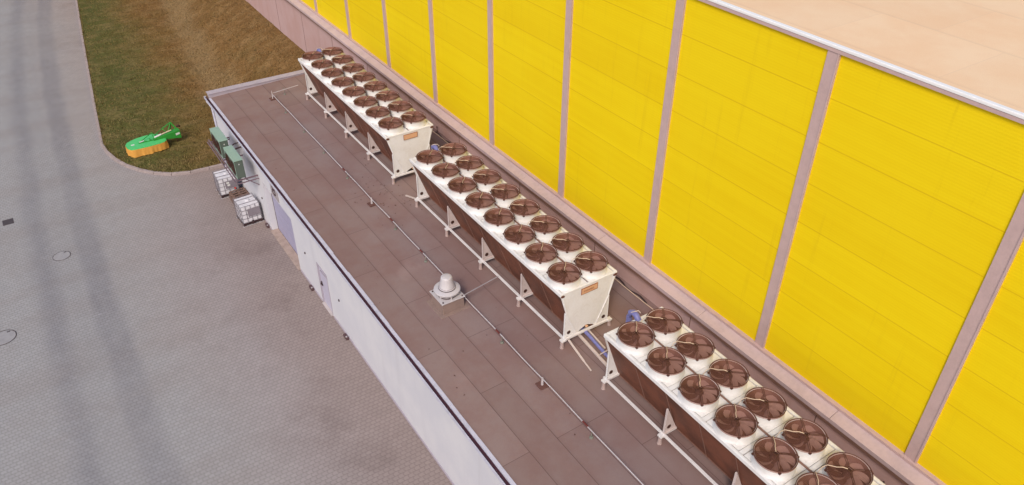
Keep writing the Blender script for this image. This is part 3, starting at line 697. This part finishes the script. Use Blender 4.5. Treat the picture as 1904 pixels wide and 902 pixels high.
for i, lb in enumerate(('weathered wooden pallet between the tanks, bottom of the stack','weathered wooden pallet between the tanks, middle of the stack','weathered wooden pallet between the tanks, top of the stack')):
    if i == 0:
        p = MB()
        for x in (-.36,0,.36): p.box(x-.05,x+.05,-.6,.6,.022,.118)
        for k in range(6): p.box(-.4,.4,-.6+k*.22,-.6+k*.22+.1,.12,.142)
        for y in (-.6,-.05,.5): p.box(-.4,.4,y,y+.1,0,.02)
        PL = p.build('wooden_pallet', M['wood']); PL.location = (-5.80,9.42,0); o = PL
    else: o = PL.copy(); col.objects.link(o); o.location = (-5.80+.03*i,9.42-.02*i,.144*i); o.rotation_euler.z = R(2*i)
    tag(o, lb, 'pallet', 'stacked pallets between the tanks')

# ------------------------------------------------------------------ yard covers
mc = empty('manhole_cover', (-14.23,9.27,0), label='round grey manhole cover lying on the dark wheel tracks', cat='manhole cover', group='round manhole covers in the yard')
MB().lathe([(.385,.001),(.385,.010),(.362,.012),(.362,.001)], 40).build('rim', M['irondark'], mc)
MB().lathe([(.358,.006),(.35,.014),(.002,.015)], 40).build('lid', M['iron'], mc)
MB().box(.12,.22,.2,.25,.015,.022).build('lifting_slot', M['irondark'], mc)
m2 = copy_tree(mc); m2.location = (-17.05,4.45,0); m2['label'] = 'round grey manhole cover at the left edge of the photo'
for c in children(m2): c.scale = (1.25,1.25,1)
dg_ = empty('drain_grate', (-16.02,13.8,0), label='small square dark drain grate in the grey pavers', cat='drain')
dm = MB().box(-.24,.24,-.26,-.22,0,.012).box(-.24,.24,.22,.26,0,.012).box(-.24,-.20,-.22,.22,0,.012).box(.20,.24,-.22,.22,0,.012); dm.build('frame', M['irondark'], dg_)
dm = MB().box(-.20,.20,-.22,.22,0,.004)
for k in range(6): dm.box(-.18+k*.065,-.15+k*.065,-.22,.22,.004,.010)
dm.build('grate', M['irondark'], dg_)

# ------------------------------------------------------------------ drum mower on the grass
MW = empty('mower', (-8.4,17.5,.1), label='bright green farm mower with an amber skirt parked on the grass', cat='mower')
ox, oy = -8.4, 17.5
deck = [(x-ox,y-oy) for x, y in [(-9.63,17.69),(-9.5,17.98),(-9.25,18.14),(-8.96,18.27),(-8.5,18.35),(-8.13,18.35),(-7.85,18.25),(-7.66,18.04),(-7.58,17.75),(-7.51,17.32),(-7.53,17.14),(-7.66,17.0),(-7.97,16.92),(-8.5,16.89),(-9.0,16.9),(-9.25,16.92),(-9.44,16.97),(-9.55,17.12),(-9.61,17.35)]]
MB().prism([deck], lambda a, b: (a,b,.485), lambda a, b: (a,b,.52)).prism([[(a*.93,b*.88) for a, b in deck]], lambda a, b: (a,b,.52), lambda a, b: (a,b,.535)).build('deck', M['mgreen'], MW, bevel=.008)
sk = MB(); loop = []
for i in range(len(deck)):
    a, b = Vector(deck[i]), Vector(deck[(i+1) % len(deck)])
    n = max(2, int((b-a).length/.05))
    for k in range(n): loop.append(a.lerp(b, k/n))
nl = len(loop); nzr = 6; vs = []; fs = []
for r_ in range(nzr+1):
    for i, p in enumerate(loop):
        s = i*.05*1.0; d = Vector((p.x/1.0, p.y/.7)).normalized(); f_ = r_/nzr
        wv = f_*(.03*math.sin(s*5.1)+.022*math.sin(s*13.3+1)+.012*math.sin(s*29+2)); tuck = 0
        if abs(p.x-.08) < .16 and p.y < 0: tuck = f_*.06*(1-abs(p.x-.08)/.16)
        lift = .06*(1-abs(p.x-.08)/.25) if (abs(p.x-.08) < .25 and p.y < 0) else 0
        vs.append((p.x+d.x*(.012+wv-tuck), p.y+d.y*(.012+wv-tuck), .50-(.46-lift+.02*math.sin(s*7))*f_))
for r_ in range(nzr):
    for i in range(nl): j = (i+1) % nl; fs.append((r_*nl+i, r_*nl+j, (r_+1)*nl+j, (r_+1)*nl+i))
sk.add(vs, fs); sk.build('skirt', M['amber'], MW, smooth=True, fix=False)
bm_ = MB(); A_, B_ = Vector((.22,-.08,0)), Vector((1.72,.12,0)); d_ = (B_-A_).normalized(); s_ = Vector((-d_.y,d_.x,0))
vs = []
for p, hw, z0, z1 in ((A_,.07,.55,.66),(B_,.17,.28,.80)):
    for q, z in ((-hw,z0),(hw,z0),(hw,z1),(-hw,z1)): vs.append(p+s_*q+Vector((0,0,z)))
bm_.add(vs, [(3,2,1,0),(4,5,6,7),(0,1,5,4),(1,2,6,5),(2,3,7,6),(3,0,4,7)]); be = bm_.build('side_beam', M['mgreen2'], MW, bevel=.015)
MB().tube([tuple(A_+d_*.1+Vector((0,0,.70))), tuple(A_+d_*.5+Vector((0,0,.765)))], .05, 10).build('hydraulic_ram', M['sticker'], MW, smooth=True)
MB().tube([tuple(A_+d_*.5+Vector((0,0,.765))), tuple(A_+d_*1.1+Vector((0,0,.84)))], .028, 8).build('ram_rod', M['cream'], MW, smooth=True)
MB().bar(tuple(B_+s_*-.178+d_*-.28+Vector((0,0,.58))), tuple(B_+s_*-.174+d_*-.05+Vector((0,0,.60))), .008, .12).build('side_sticker', M['sticker'], be)
hs = MB(); ap_ = (1.42,.48,1.12)
hs.bar(ap_, (1.62,.22,.78), .06, .05).bar(ap_, (1.38,.75,.55), .05, .05).bar(ap_, (.92,.62,.80), .045, .045).bar((.92,.62,.80), (.45,.46,.60), .03, .03).bar((1.62,.22,.78), (1.45,.8,.5), .07, .07).bar((1.15,.2,.72), (1.38,.45,1.05), .04, .04).bar((.92,.62,.8),(1.05,.25,.7),.035,.035)
hs.build('headstock', M['mgreen2'], MW)
MB().bar((-.54,.02,.545),(.30,.42,.80),.03,.03).bar((.30,.42,.80),(.31,.14,.55),.035,.035).bar((.30,.42,.80),(.5,.3,.56),.03,.03).build('tripod_stay', M['mgreen2'], MW)
tb = MB().bar((-.55,-.02,.55),(.35,-.05,.56),.035,.035).box(.24,.36,-.12,.12,.536,.60).box(.05,.12,-.06,.16,.536,.62).box(-.2,-.12,-.05,.02,.536,.60); tb.build('linkage', M['mgreen2'], MW)
MB().bar((-.5,.03,.585),(-.24,.07,.60),.07,.02).box(-.96,-.78,-.07,.06,.536,.540).build('sticker', M['sticker'], MW)
MB().tube([(1.66,.32,.86),(1.80,.34,.88),(1.84,.36,.80)], .06, 10).build('drive_shaft_guard', M['hub'], MW, smooth=True)
MB().bar((1.45,.08,.4),(1.50,.12,.0),.035,.035).build('parking_leg', M['hub'], MW)

# ------------------------------------------------------------------ leaf litter
lt = MB()
for k in range(90):
    if k < 55: x = random.gauss(-2.0,.5); y = random.gauss(-.6,1.3)
    else: x = random.uniform(-5.2,-1.3); y = random.uniform(-18,8)
    if x > -1.2 or x < -5.3: continue
    s = random.uniform(.015,.045); a = random.random()*6.28; z = rz(x)+.008
    c_, s1 = math.cos(a)*s, math.sin(a)*s
    lt.add([(x+c_,y+s1,z),(x-s1*.6,y+c_*.6,z+.012),(x-c_,y-s1,z+.002),(x+s1*.6,y-c_*.6,z+.014)], [(0,1,2,3)])
tag(lt.build('leaf_litter', M['litter'], fix=False), 'scattered dark dry leaves on the brown roof', 'leaves', kind='stuff')
